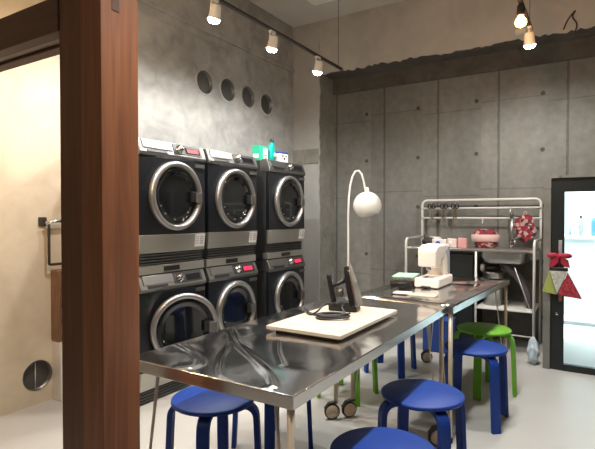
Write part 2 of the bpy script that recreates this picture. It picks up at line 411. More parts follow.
# corner column: plastered front, raw side
bm = B(); add_prism(bm, [(4.97, 2.80), (XB, 2.784), (XB, YW), (4.97, YW)], 'z', 0, ZC)
struct(obj('trim_4', bm, 'column_concrete'))
def ragged(n, a, b, amp, seed):
    rr = random.Random(seed); return [(a + (b-a)*i/n, (rr.random()-0.5)*amp*(0.4 + rr.random())) for i in range(n+1)]
bm = B()
rg = ragged(60, 0.0, ZC, 0.022, 3)
poly = [(2.792 + d, z) for z, d in rg] + [(YW, ZC), (YW, 0)]
add_prism(bm, poly, 'x', 4.948, 4.97)
struct(obj('trim_5', bm, 'column_plaster'))
# ledge band across the column
struct(box('trim_6', (4.935, 2.80, 1.86), (4.948, YW, 2.03), 'column_concrete', bevel=0.003))
# beam over the back wall: raw underside, plastered face with a broken lower edge
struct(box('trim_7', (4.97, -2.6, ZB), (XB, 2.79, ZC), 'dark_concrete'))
bm = B(); rg = ragged(150, -2.6, 2.79, 0.035, 5)
add_prism(bm, [(y, ZB - 0.015 + d) for y, d in rg] + [(2.79, ZC), (-2.6, ZC)], 'x', 4.948, 4.97)
struct(obj('trim_8', bm, 'beam_plaster'))
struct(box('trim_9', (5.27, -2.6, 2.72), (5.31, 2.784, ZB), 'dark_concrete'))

# broken conduit and cable loop on the beam
tube_o = tube('conduit_cable', fillet([(4.943, 0.21, 2.86), (4.94, 0.19, 2.93), (4.94, 0.24, 3.0), (4.94, 0.20, 3.06), (4.94, 0.27, 2.98), (4.943, 0.30, 2.90)], 0.05), 0.006, 'iron_black')
tag(tube_o, 'thin dark cable loop sticking out of the plastered beam at right', 'cable')
o = box('junction_box', (4.90, 0.60, 2.925), (4.948, 0.69, 2.965), 'lamp_white', bevel=0.006)
tag(o, 'small pale junction box on the beam edge behind the warm bulb', 'junction box')

# glazed door
dr = bpy.data.objects.new('door_1', None); C.objects.link(dr); dr.location = (XD + 0.01, 0, 0); struct(dr)
bm = B()
add_box(bm, (0, 0.249, 0.003), (0.05, 0.342, 1.546)); add_box(bm, (0, -0.558, 0.003), (0.05, -0.46, 1.546))
add_box(bm, (0, -0.46, 0.003), (0.05, 0.249, 0.052)); add_box(bm, (0, -0.46, 1.436), (0.05, 0.249, 1.546))
obj('door_frame', bm, 'door_black', dr, 0.003)
box('glass', (0.02, -0.46, 0.052), (0.026, 0.249, 1.436), 'glass', dr)
bm = B(); add_box(bm, (-0.012, 0.262, 0.93), (0, 0.288, 1.05)); obj('door_handle', bm, 'sewing_grey', dr, 0.003)
bm = B(); add_lathe(bm, [(0.011, 0.0), (0.013, -0.008), (0.0, -0.011)], 20, (0, 0.297, 0.455), 'x'); obj('keyhole', bm, 'chrome', dr)
# beyond the glass
o = struct(box('wall_outside', (8.2, -6, -0.2), (8.4, 3.5, 5), 'outside_wall'))
o = struct(box('ground_outside', (5.6, -6, -0.2), (8.2, 3.5, -0.01), 'outside_ground'))
struct(box('trim_10', (6.4, -3, -0.01), (6.52, 2.5, 0.03), 'outside_kerb'))
cab = thing('outdoor_counter', 'white counter standing outside beyond the glass door', 'counter', (7.0, 0, -0.01))
box('body', (0, -2.5, 0), (0.6, 1.2, 0.96), 'outside_wall', cab); box('worktop', (-0.02, -2.52, 0.96), (0.62, 1.22, 1.0), 'white', cab, 0.004)
def bottle(loc, r, h, m, label, cat='bottle', name='bottle', cap='white', group=None):
    t = thing(name, label, cat, loc, 0, group)
    bm = B(); add_lathe(bm, [(r*0.9, 0), (r, r*0.15), (r, h*0.62), (r*0.85, h*0.74), (r*0.35, h*0.84), (r*0.35, h*0.88)], 20); obj('body', bm, m, t)
    bm = B(); add_lathe(bm, [(r*0.42, h*0.86), (r*0.42, h), (0, h)], 16); obj('cap', bm, cap, t)
    return t
bottle((7.2, 0.02, 0.99), 0.09, 0.30, 'bottle_blue', 'large blue bottle on the counter beyond the glass door')
bottle((7.2, 0.36, 0.99), 0.035, 0.18, 'bottle_pale', 'small pale bottle on the counter beyond the glass door, left of the blue one')
bottle((7.15, 0.28, 0.99), 0.05, 0.12, 'bottle_pale', 'squat pale jar on the counter beyond the glass door', 'jar', 'jar')
bottle((7.2, 0.22, 0.99), 0.03, 0.26, 'outside_kerb', 'slim grey bottle with dark cap on the counter beyond the glass door', cap='black')

# post and lintel of the sliding door opening the camera looks through
pt = thing('timber_post', 'thick reddish brown timber post in the left foreground', 'post', (0.85, 1.166, 0))
def groove_box(bm, x0, x1, y0, y1, z0, z1): add_box(bm, (x0, y0, z0), (x1, y1, z1))
bm = B(); add_box(bm, (0, 0, 0), (0.127, 0.092, ZC)); obj('post', bm, 'post', pt, 0.003)
bm = B(); add_box(bm, (0.004, 0.092, 0), (0.12, 0.20, ZC)); obj('jamb', bm, 'jamb', pt, 0.003)
bm = B(); add_box(bm, (0.036, -0.0015, 1.82), (0.060, 0.0, 2.02)); obj('mortise', bm, 'slot', pt)
lt = thing('timber_lintel', 'dark timber lintel running left from the top of the post', 'beam', (0.85, 1.366, 1.79))
box('lintel', (0, 0, 0.0), (0.045, 1.78, 0.105), 'beam', lt, 0.003)
box('groove', (0.045, 0, 0.012), (0.085, 1.78, 0.10), 'track_metal', lt)
box('rear_rail', (0.085, 0, 0.0), (0.13, 1.78, 0.105), 'beam', lt, 0.003)

# ------------------------------------------------------------------ laundry machines
def laundry(label, display, z, group):
    t = thing('laundry_machine', label, 'dryer' if z > 0.5 else 'washing machine', (0,0,z), 0, group)
    W = 0.615
    # body shell
    bm = B(); add_prism(bm, [(0.035, 0.0), (0.60, 0.0), (0.60, 0.835), (0.07, 0.835), (0.035, 0.72)], 'x', 0.002, W-0.002)
    obj('body', bm, 'body', t, 0.004)
    # front panel: gently bowed
    bm = B(); n = 12; poly = []
    for i in range(n+1):
        x = 0.004 + (W-0.008)*i/n; poly.append((x, -0.012*math.sin(math.pi*i/n)))
    poly += [(W-0.004, 0.04), (0.004, 0.04)]
    add_prism(bm, poly, 'z', 0.207, 0.727); obj('front_panel', bm, 'anthracite', t, 0.003)
    # lower silver panel, leaning in at the bottom
    bm = B(); add_prism(bm, [(-0.010, 0.205), (0.03, 0.205), (0.03, 0.083), (0.004, 0.083)], 'x', 0.004, W-0.004); obj('lower_panel', bm, 'silver_panel', t, 0.004)
    # louvred grille
    bm = B(); add_box(bm, (0.015, 0.040, 0.002), (W-0.015, 0.05, 0.083))
    for k in range(4):
        zz = 0.008 + k*0.0195
        add_prism(bm, [(0.006 + (3-k)*0.001, zz+0.005), (0.040, zz+0.014), (0.040, zz+0.008), (0.008 + (3-k)*0.001, zz)], 'x', 0.015, W-0.015)
    obj('vent_grille', bm, 'vent', t)
    # control panel: slanted fascia
    bm = B(); add_prism(bm, [(-0.010, 0.730), (-0.014, 0.752), (0.020, 0.838), (0.07, 0.845), (0.10, 0.835), (0.10, 0.730)], 'x', 0.0, W)
    obj('control_panel', bm, 'silver', t, 0.005)
    # things on the slanted face: own frame
    a = Vector((0, -0.014, 0.752)); b2 = Vector((0, 0.020, 0.838)); up = (b2-a).normalized(); out = Vector((0, -up.z, up.y))
    def plate(name, x0, x1, u0, u1, th, m, parent=t, o0=0.0, bev=0.0015):
        bm = B(); L = (b2-a).length; vs = []
        for o_ in (o0-0.002, o0+th):
            for x, u in ((x0,u0),(x1,u0),(x1,u1),(x0,u1)):
                vs.append(bm.verts.new(a + up*u*L + out*o_ + Vector((x,0,0))))
        for f in ((3,2,1,0),(4,5,6,7),(0,1,5,4),(1,2,6,5),(2,3,7,6),(3,0,4,7)): bm.faces.new([vs[i] for i in f])
        return obj(name, bm, m, parent, bev)
    plate('drawer_front', 0.03, 0.285, 0.30, 0.97, 0.006, 'silver')
    plate('drawer_handle', 0.06, 0.235, 0.02, 0.24, 0.003, 'black')
    con = plate('console', 0.30, 0.575, 0.12, 0.95, 0.004, 'body')
    plate('display', 0.415, 0.555, 0.25, 0.72, 0.003, 'black_gloss', con, 0.004)
    if display:
        plate('display_digits', 0.425, 0.54, 0.30, 0.66, 0.0015, 'red_led' if display == 2 else 'red_led_dim', con, 0.0072, 0)
    kc = a + up*0.52*(b2-a).length + Vector((0.355, 0, 0))
    bm = B()
    add_lathe(bm, [(0.031, 0), (0.031, 0.006), (0.025, 0.009), (0.023, 0.028), (0.018, 0.032), (0, 0.032)], 28)
    q = Vector((0,0,1)).rotation_difference(out).to_matrix().to_4x4(); q.translation = kc + out*0.003
    bmesh.ops.transform(bm, matrix=q, verts=bm.verts); obj('knob', bm, 'chrome', t)
    # door: bowed ring, dark glass bowl, handle
    cx, cz = W/2, 0.470
    bm = B()
    add_lathe(bm, [(0.238, 0.0), (0.240, -0.018), (0.236, -0.030), (0.226, -0.037), (0.207, -0.037), (0.203, -0.028), (0.201, 0.0)], 56, (cx, -0.010, cz), 'y', False)
    ring = obj('door_ring', bm, 'ring', t)
    bm = B()
    add_lathe(bm, [(0.203, -0.004), (0.200, -0.020), (0.175, -0.020), (0.16, -0.008), (0.12, 0.004), (0.06, 0.010), (0.0, 0.012)], 48, (cx, -0.010, cz), 'y')
    gl = obj('door_glass', bm, 'dark_glass', t)
    # small bright fixing studs seen round the inside of the glass
    for ang in (205, 228, 262, 290):
        px, pz = cx + 0.165*math.cos(R(ang)), cz + 0.165*math.sin(R(ang))
        box('stud', (px - 0.004, -0.033, pz - 0.005), (px + 0.004, -0.022, pz + 0.005), 'ring', gl)
    bm = B(); add_box(bm, (cx + 0.130, -0.046, cz - 0.04), (cx + 0.200, -0.024, cz + 0.035)); obj('latch_recess', bm, 'black', t, 0.004)
    bm = B(); add_box(bm, (cx + 0.160, -0.056, cz - 0.045), (cx + 0.222, -0.044, cz + 0.028)); add_box(bm, (cx + 0.208, -0.0445, cz - 0.045), (cx + 0.222, -0.02, cz + 0.028))
    obj('door_handle', bm, 'silver', t, 0.004)
    # maker's plate, sticker with print
    box('badge', (W-0.115, -0.016, 0.682), (W-0.02, -0.004, 0.706), 'silver', t, 0.001)
    st = B(); 
    def on_lower(bm, x0, x1, z0, z1, off):
        vs = []
        for x, zz in ((x0,z0),(x1,z0),(x1,z1),(x0,z1)):
            y = -0.010 + (0.205 - zz)/(0.122)*0.014 - off; vs.append(bm.verts.new((x, y, zz)))
        f = bm.faces.new(vs); r = bmesh.ops.extrude_face_region(bm, geom=[f])
        bmesh.ops.translate(bm, vec=(0, 0.0015, 0), verts=[v for v in r['geom'] if isinstance(v, bmesh.types.BMVert)])
    on_lower(st, W-0.115, W-0.015, 0.107, 0.197, 0.0016); s = obj('sticker', st, 'sticker', t)
    st = B()
    for zz in (0.178, 0.162, 0.146, 0.130): 
        on_lower(st, W-0.105, W-0.075, zz, zz+0.006, 0.0026); on_lower(st, W-0.062, W-0.026, zz-0.004, zz+0.008, 0.0026)
    obj('sticker_print', st, 'print_grey', s)
    return t
YF = 2.52
def plinth(x, label):
    o = box('machine_plinth', (x+0.02, YF+0.05, 0), (x+0.595, YF+0.6, 0.004), 'black')
DX = [(2.110, 'left'), (2.757, 'middle'), (3.55, 'right')]
ups, lows = [], []
for (x, w), dl, du in zip(DX, (0, 2, 2), (1, 0, 0)):
    u = laundry({'left': 'upper dryer of the leftmost stack, nearest the timber post', 'middle': 'upper dryer of the middle stack', 'right': 'upper dryer of the rightmost stack, with detergent boxes on top'}[w], du, 0.912, 'stacked front-loading laundry machines')
    u.location = (x, YF, 0.912)
    l = laundry({'left': 'lower machine of the leftmost stack, with unlit display and its door ajar', 'middle': 'lower machine of the middle stack, with red lit display', 'right': 'lower machine of the rightmost stack, with red lit display, beside the column'}[w], dl, 0.0, 'stacked front-loading laundry machines')
    l.location = (x, YF, 0.010)
    if w == 'left':      # this door stands ajar
        hinge = Vector((0.06, -0.012, 0)); rot = Matrix.Translation(hinge) @ Matrix.Rotation(R(-25), 4, 'Z') @ Matrix.Translation(-hinge)
        for ch in kids(l):
            if ch.name.split('.')[0] in ('door_ring', 'door_glass', 'door_handle', 'latch_recess'): ch.matrix_basis = rot
        bm = B(); add_lathe(bm, [(0.20, -0.004), (0.20, -0.0155), (0.185, -0.017), (0.0, -0.017)], 48, (0.3075, 0, 0.470), 'y'); obj('drum_opening', bm, 'black', l)
    # stacking frame between and feet
    k = thing('stacking_frame', {'left': 'dark metal stacking frame between the two machines of the leftmost stack', 'middle': 'dark metal stacking frame between the two machines of the middle stack', 'right': 'dark metal stacking frame between the two machines of the rightmost stack'}[w], 'stacking frame', (x, YF, 0.8555), 0, 'stacking frames')
    box('front_strip', (0.0, 0.012, 0), (0.615, 0.07, 0.056), 'silver_panel', k, 0.003)
    box('side_rail', (0.0, 0.07, 0), (0.03, 0.60, 0.056), 'body', k); box('side_rail', (0.585, 0.07, 0), (0.615, 0.60, 0.056), 'body', k)
    box('maker_plate', (0.22, 0.006, 0.012), (0.36, 0.013, 0.044), 'black', k)
    for px in (0.05, 0.56):
        for py in (0.08, 0.54):
            bm = B(); add_lathe(bm, [(0.022, 0), (0.022, 0.006), (0.012, 0.007), (0.012, 0.012)], 14, (px, py, -0.010)); obj('foot', bm, 'black', l)

# things standing on the rightmost stack
ZT = 0.912 + 0.845
bx = thing('detergent_box', 'green and white detergent box on top of the rightmost stack', 'box', (3.60, 2.66, ZT), R(3))
box('carton', (0, 0, 0), (0.145, 0.08, 0.135), 'box_green', bx, 0.002)
lb = box('front_label', (0.062, -0.002, 0.018), (0.138, 0.0, 0.115), 'sticker', bx)
bm = B(); add_box(bm, (0.075, -0.004, 0.045), (0.125, -0.002, 0.056)); add_box(bm, (0.07, -0.004, 0.03), (0.11, -0.002, 0.038)); obj('label_print', bm, 'box_green', lb)
box('red_print', (0.09, -0.004, 0.012), (0.12, -0.002, 0.026), 'red_bow', lb)
box('side_label', (-0.002, 0.01, 0.02), (0.0, 0.07, 0.06), 'sticker', bx)
bt = thing('detergent_bottle', 'tall teal detergent bottle with dark cap between the two boxes', 'bottle', (3.835, 2.69, ZT), R(10))
bm = B(); n = 14
prof = [(0.0, .047), (0.004, .052), (0.06, .054), (0.11, .050), (0.15, .044), (0.175, .034), (0.19, .020), (0.197, .016)]
rings = []
for h, w in prof:
    rings.append([bm.verts.new((w*math.cos(2*math.pi*k/20) + (0.010 if h > 0.15 else 0), 0.6*w*math.sin(2*math.pi*k/20), h)) for k in range(20)])
for A, D in zip(rings, rings[1:]):
    for k in range(20): bm.faces.new((A[k], A[(k+1)%20], D[(k+1)%20], D[k])).smooth = True
bm.faces.new(rings[0][::-1]); bm.faces.new(rings[-1]); obj('body', bm, 'teal', bt)
bm = B(); add_lathe(bm, [(0.018, 0.195), (0.019, 0.20), (0.017, 0.222), (0.010, 0.226), (0, 0.226)], 16, (0.010, 0, 0)); obj('cap', bm, 'black', bt)
bm = B(); add_tube(bm, fillet([(-0.03, 0, 0.16), (-0.058, 0, 0.155), (-0.062, 0, 0.10), (-0.045, 0, 0.085)], 0.02), 0.008, 8); obj('handle', bm, 'teal', bt)
bm = B(); add_lathe(bm, [(0.030, -0.0335), (0.0, -0.0345)], 18, (0.005, 0, 0.065), 'y'); obj('label', bm, 'sticker', bt)
tb = thing('tablet_tub', 'small white tub with blue lid on top of the rightmost stack', 'tub', (3.90, 2.64, ZT), R(-4))
box('tub', (0, 0, 0), (0.135, 0.085, 0.095), 'sticker', tb, 0.006)
box('lid', (-0.004, -0.004, 0.095), (0.139, 0.089, 0.108), 'blue_print', tb, 0.004)
bm = B()
for x, z, r in ((0.05, 0.072, .012), (0.075, 0.045, .014), (0.10, 0.070, .010), (0.035, 0.045, .008)): add_lathe(bm, [(r, -0.001), (0, -0.002)], 10, (x, 0, z), 'y')
obj('label_print', bm, 'black', tb)

# ------------------------------------------------------------------ steel tables
def caster(parent, x, y, a):
    bm = B(); c, s = math.cos(a), math.sin(a)
    add_lathe(bm, [(0.030, -0.013), (0.045, -0.013), (0.048, -0.008), (0.048, 0.008), (0.045, 0.013), (0.030, 0.013)], 28, (0,0,0), 'y')
    w = obj('wheel', bm, 'rubber', parent); w.location = (x - 0.022*c, y - 0.022*s, 0.0485); w.rotation_euler = (0,0,a)
    bm = B(); add_lathe(bm, [(0, -0.0165), (0.034, -0.0155), (0.040, -0.013), (0.040, 0.013), (0.034, 0.0155), (0, 0.0165)], 28, (0,0,0), 'y')
    w2 = obj('hub_disc', bm, 'caster_wood', parent); w2.location = w.location; w2.rotation_euler = (0,0,a)
    bm = B(); add_prism(bm, [(-0.072, 0.070), (-0.045, 0.104), (0.014, 0.112), (0.014, 0.098), (-0.030, 0.099), (-0.064, 0.062)], 'y', -0.013, 0.013)
    f = obj('fork', bm, 'rubber', parent, 0.002); f.location = (x, y, 0); f.rotation_euler = (0,0,a)
# ridges shaped along the lamp streaks so the sheet catches light there (metres from the table's near right corner, x along, y across)
STREAK_RIDGES = [
    ([(0.573, 0.706), (0.36, 0.497), (0.221, 0.3), (0.113, 0.16), (0.034, 0.09), (-0.002, 0.103)], 0.0040, 0.015),
    ([(0.242, 0.715), (0.194, 0.578), (0.122, 0.459), (0.052, 0.406), (0.005, 0.443)], 0.0040, 0.015),
    ([(0.352, 0.51), (0.19, 0.416), (0.076, 0.33), (0.014, 0.267)], 0.0022, 0.012),
    ([(0.512, 0.399), (0.335, 0.278), (0.227, 0.185)], 0.0022, 0.012),
]
def sheet(L, W, streak_ridges):
    bm = B(); st = 0.0045 if streak_ridges else 0.1; nx, ny = max(2, int(L/st)), max(2, int(W/st))
    segs = []
    for path, h, w in streak_ridges:
        q = fillet([Vector((x, y, 0)) for x, y in path], 0.05, 5)
        segs += [(a.x, a.y, b.x, b.y, h, w) for a, b in zip(q, q[1:])]
    grid = []
    for i in range(nx+1):
        row = []
        for j in range(ny+1):
            x, y = 0.0015 + (L-0.003)*i/nx, 0.0015 + (W-0.003)*j/ny; z = 0
            for x0, y0, x1, y1, h, w in segs:
                if min(x0,x1)-0.06 > x or max(x0,x1)+0.06 < x or min(y0,y1)-0.06 > y or max(y0,y1)+0.06 < y: continue
                dx, dy = x1-x0, y1-y0; t = max(0, min(1, ((x-x0)*dx + (y-y0)*dy)/(dx*dx+dy*dy+1e-12)))
                d2 = (x-x0-t*dx)**2 + (y-y0-t*dy)**2
                z = max(z, h*math.exp(-d2/(w*w)))
            ed = min(1, min(x, L-x, y, W-y)/0.03)
            row.append(bm.verts.new((x, y, 0.751 + z*ed)))
        grid.append(row)
    for i in range(nx):
        for j in range(ny): bm.faces.new((grid[i][j], grid[i+1][j], grid[i+1][j+1], grid[i][j+1])).smooth = True
    r_ = bmesh.ops.extrude_face_region(bm, geom=[e for e in bm.edges if e.is_boundary])
    bmesh.ops.translate(bm, vec=(0, 0, -0.002), verts=[v for v in r_['geom'] if isinstance(v, bmesh.types.BMVert)])
    return bm
def table(label, loc, rot, L, W, casters, group='steel topped work tables', streak_ridges=()):
    t = thing('work_table', label, 'table', loc, rot, group)
    bm = B(); add_box(bm, (0.001, 0.001, 0.712), (L-0.001, W-0.001, 0.7495)); ap = obj('apron', bm, 'edge_steel', t, 0.0015)
    obj('tabletop', sheet(L, W, streak_ridges), 'steel', t)
    i = 0.022
    for (x, y, ix, iy) in ((i, i, 1, 1), (L-i, i, -1, 1), (L-i, W-i, -1, -1), (i, W-i, 1, -1)):
        zb = 0.10 if (ix, iy) in casters else 0.0
        bm = B(); add_tube(bm, [(x, y, zb), (x, y, 0.712)], 0.0115, 16); lg = obj('leg', bm, 'leg_paint', t)
        if zb:
            caster(lg, x, y, R(-50 if ix < 0 else -35))
        else:
            bm = B(); add_lathe(bm, [(0.015, 0.0), (0.015, 0.02), (0.0125, 0.03)], 16, (x, y, 0)); obj('foot_cap', bm, 'rubber', lg)
        # thin double brace from low on the leg up to the underside of the top
        bm = B()
        for o_ in (-0.008, 0.008):
            add_tube(bm, [(x + ix*0.003, y + iy*0.012, 0.10), (x + ix*(0.035 + o_*0.6), y + iy*0.075, 0.712)], 0.0032, 6)
        obj('brace', bm, 'white_metal', t)
    return t
table('near stainless steel topped table carrying the iron board', (1.108, 0.706, 0), 0, 1.545, 0.685, {(-1, -1), (-1, 1)}, streak_ridges=STREAK_RIDGES)
table('far stainless steel topped table carrying the sewing machine', (2.664, 0.672, 0), R(-3.0), 1.40, 0.65, {(-1, -1), (1, -1)}, streak_ridges=())

# ------------------------------------------------------------------ stools
def make_stool(m):
    t = thing('stool', 'x', 'stool')
    bm = B(); add_lathe(bm, [(0.0, 0.428), (0.168, 0.428), (0.179, 0.431), (0.183, 0.438), (0.182, 0.445), (0.176, 0.450), (0.0, 0.451)], 56); obj('seat', bm, m, t)
    for k in range(4):
        a = R(45 + 90*k); d = Vector((math.cos(a), math.sin(a), 0)); w = Vector((-math.sin(a), math.cos(a), 0))
        path = fillet([d*0.07 + Vector((0,0,0.4155)), d*0.188 + Vector((0,0,0.4155)), d*0.207 + Vector((0,0,0.0))], 0.075, 9)
        bm = B(); ribbon(bm, path, w, 0.052, 0.024); obj('leg', bm, m, t, 0.003)
    return t
sb = make_stool('blue'); sg = make_stool('green')
BL = [((1.545, 0.62, 0), 8, 'nearest blue stool, cut off by the bottom edge of the photo'),
      ((2.144, 0.677, 0), 0, 'blue stool at the joint of the tables, half in shadow'),
      ((3.085, 0.645, 0), 0, 'right-hand blue stool whose four legs stand clear on the floor'),
      ((1.607, 1.44, 0), -16, 'blue stool under the near end of the table beside the timber post'),
      ((2.13, 1.49, 0), -14, 'blue stool behind the near table of which only thin dark legs show'),
      ((3.70, 1.43, 0), 0, 'blue stool behind the far table of which only dark legs show')]
for i, (l, r, lab) in enumerate(BL):
    (shift if i == 0 else dup)(sb, l, R(r), lab, 'blue stools around the tables')
GL = [((3.62, 0.70, 0), 45, 'green stool right of the far table, behind the blue one'),
      ((3.03, 1.485, 0), -3, 'green stool behind the tables of which only legs show')]
for i, (l, r, lab) in enumerate(GL):
    (shift if i == 0 else dup)(sg, l, R(r), lab, 'green stools around the tables')

# ------------------------------------------------------------------ on the near table: board, iron
ZTT = 0.751
bd = thing('ironing_board', 'cream rectangular pressing board lying on the near steel table', 'ironing board', (1.675, 0.85, ZTT))
box('board', (0, 0, 0.012), (0.62, 0.355, 0.028), 'board', bd, 0.003)
for x in (0.03, 0.55):
    box('pad', (x, 0.03, 0.0), (x+0.04, 0.325, 0.012), 'board_under', bd)
ir = thing('steam_iron', 'black steam iron with metal soleplate standing upright on the cream board', 'iron', (2.15, 1.065, ZTT + 0.0285), R(-79))
# local: the sole plate faces +x and leans back over the handle; tip up; y is across
def sole_outline(n=14, w=0.058, L=0.222):
    pts = []
    for i in range(n+1):
        s = i/n; pts.append((w*(1 - s**2.3), 0.004 + L*s))
    return [(y, z) for y, z in pts] + [(-y, z) for y, z in pts[::-1][1:]]
lean = Matrix.Translation((0.02, 0, 0.012)) @ Matrix.Rotation(R(-14), 4, 'Y')
def leaned(bm): bmesh.ops.transform(bm, matrix=lean, verts=bm.verts)
bm = B(); add_prism(bm, sole_outline(), 'x', 0.050, 0.057); leaned(bm); obj('soleplate', bm, 'sole', ir, 0.001)
bm = B(); add_prism(bm, sole_outline(12, 0.053, 0.20), 'x', 0.018, 0.050); leaned(bm); obj('body', bm, 'black_gloss', ir, 0.006, 3)
bm = B(); add_prism(bm, [(-0.075, 0.0), (0.068, 0.0), (0.066, 0.02), (0.03, 0.045), (-0.05, 0.040), (-0.078, 0.03)], 'y', -0.042, 0.042); obj('heel', bm, 'black', ir, 0.006)
bm = B(); add_tube(bm, fillet([(-0.055, 0, 0.02), (-0.066, 0, 0.07), (-0.084, 0, 0.165), (-0.080, 0, 0.172)], 0.02), 0.014, 10); obj('handle', bm, 'black', ir)
bm = B(); add_tube(bm, [(0.00, 0, 0.15), (-0.04, 0, 0.125), (-0.075, 0, 0.11)], [0.014, 0.009, 0.009], 10); obj('front_support', bm, 'black', ir)
bm = B(); add_lathe(bm, [(0.022, -0.014), (0.022, 0.012), (0, 0.012)], 18, (-0.022, 0.0, 0.085), 'x'); obj('temperature_dial', bm, 'vent', ir)
# cord, laid out in the room and hung under the iron
inv = (Matrix.Translation(ir.location) @ Matrix.Rotation(R(-79), 4, 'Z')).inverted()
u_, v_ = Vector((0.53, -0.848, 0)), Vector((0.848, 0.53, 0)); c0 = Vector((1.93, 1.03, ZTT + 0.0285))
def cp(a, b, z): return inv @ (c0 + u_*a + v_*b + Vector((0, 0, z)))
pts = [cp(0.075, 0.17, 0.04), cp(0.06, 0.10, 0.03)]
for k in range(90):
    a = k/89*8*math.pi
    pts.append(cp(0.01 + (0.066 + 0.010*math.sin(a*0.31))*math.cos(a), (0.030 + 0.008*math.sin(a*0.23))*math.sin(a), 0.006 + 0.018*(k/89) + 0.003*math.sin(a*1.3)))
bm = B(); add_tube(bm, pts, 0.005, 8); obj('cord_coil', bm, 'rubber', ir)
bm = B(); add_tube(bm, fillet([cp(0.03, 0.17, 0.03), cp(-0.02, 0.10, 0.055), cp(-0.06, 0.07, 0.015), cp(-0.10, 0.05, 0.006), cp(-0.12, 0.10, 0.045), cp(-0.10, 0.12, 0.006), cp(-0.03, 0.0, 0.008)], 0.04), 0.005, 8); obj('cord', bm, 'rubber', ir)

# ------------------------------------------------------------------ on the far table: sewing machine and papers
sm = thing('sewing_machine', 'ivory sewing machine standing on the far steel table', 'sewing machine', (3.245, 0.915, ZTT), R(0))
sm.scale = (1, 1, 0.94)
# local x: needle head end (near) -> column (far); y across, width 0.17
box('base', (0, 0, 0.006), (0.36, 0.17, 0.075), 'sewing', sm, 0.012)
bm = B(); add_prism(bm, [(0.235, 0.06), (0.345, 0.06), (0.345, 0.285), (0.325, 0.305), (0.22, 0.312), (0.215, 0.20), (0.225, 0.12)], 'y', 0.018, 0.15); obj('column', bm, 'sewing', sm, 0.014, 3)
bm = B(); add_prism(bm, [(0.005, 0.155), (0.10, 0.150), (0.125, 0.195), (0.235, 0.20), (0.235, 0.306), (0.10, 0.312), (0.03, 0.300), (0.002, 0.272)], 'y', 0.020, 0.148); obj('arm', bm, 'sewing', sm, 0.014, 3)
bm = B(); add_lathe(bm, [(0.0, 0.345), (0.040, 0.345), (0.044, 0.352), (0.044, 0.366), (0.036, 0.372), (0, 0.372)], 28, (0, 0.085, 0.225), 'x'); obj('handwheel', bm, 'sewing_grey', sm)
box('side_trim', (0.285, 0.010, 0.085), (0.315, 0.019, 0.29), 'sewing_grey', sm, 0.003)
bm = B(); add_lathe(bm, [(0.016, 0.0195), (0.016, 0.011), (0, 0.009)], 18, (0.25, 0, 0.262), 'y'); obj('dial', bm, 'sewing_grey', sm)
bm = B(); add_tube(bm, [(0.045, 0.085, 0.16), (0.045, 0.085, 0.115)], 0.005, 8); add_tube(bm, [(0.062, 0.085, 0.16), (0.062, 0.085, 0.105)], 0.003, 8); obj('needle_bar', bm, 'chrome', sm)
box('presser_foot', (0.035, 0.078, 0.082), (0.06, 0.092, 0.088), 'chrome', sm)
box('foot_clamp', (0.035, 0.070, 0.128), (0.065, 0.10, 0.15), 'sewing_grey', sm, 0.004)
box('needle_plate', (0.015, 0.05, 0.0745), (0.11, 0.12, 0.0765), 'chrome', sm)
box('thread_cover', (0.09, 0.05, 0.308), (0.19, 0.12, 0.318), 'sewing', sm, 0.004)
for x, y in ((0.03, 0.03), (0.33, 0.03), (0.03, 0.14), (0.33, 0.14)):
    bm = B(); add_lathe(bm, [(0.010, 0), (0.010, 0.007)], 12, (x, y, 0)); obj('foot', bm, 'rubber', sm)
box('base_slot', (-0.002, 0.055, 0.008), (0.001, 0.12, 0.018), 'rubber', sm)
pp = thing('pattern_strip', 'flat cream and pink paper strip lying before the sewing machine', 'paper', (2.915, 0.845, ZTT), R(4))
box('strip', (0, 0, 0), (0.085, 0.17, 0.006), 'board', pp, 0.001); box('pink_end', (0.0, 0.155, 0.0062), (0.085, 0.262, 0.012), 'packet', pp, 0.001)
box('dark_tip', (0.02, 0.262, 0.0), (0.055, 0.277, 0.012), 'iron_black', pp, 0.002)
gc = thing('folded_cloth', 'pale green folded cloth at the left edge of the far table', 'cloth', (3.34, 1.135, ZTT), R(8))
box('under_fold', (0.0, 0, 0.0), (0.20, 0.155, 0.028), 'iron_black', gc, 0.004)
box('top_fold', (-0.01, -0.02, 0.050), (0.22, 0.14, 0.064), 'pale_green', gc, 0.006); box('middle_fold', (0.01, -0.01, 0.028), (0.2, 0.135, 0.050), 'patch_white', gc, 0.006)
sc = thing('black_shears', 'black handled shears poking from under the green cloth', 'scissors', (3.30, 1.18, ZTT + 0.012), R(100))
bm = B()
for s in (-1, 1):
    add_tube(bm, [(0.030*math.cos(a) , s*0.022 + 0.016*math.sin(a), 0.006) for a in [2*math.pi*k/16 for k in range(16)]], 0.005, 6, caps=False, closed=True)
obj('handles', bm, 'black', sc)
bm = B(); add_prism(bm, [(-0.03, 0.006), (-0.12, 0.001), (-0.03, -0.006)], 'z', 0.004, 0.008); obj('blades', bm, 'chrome', sc)

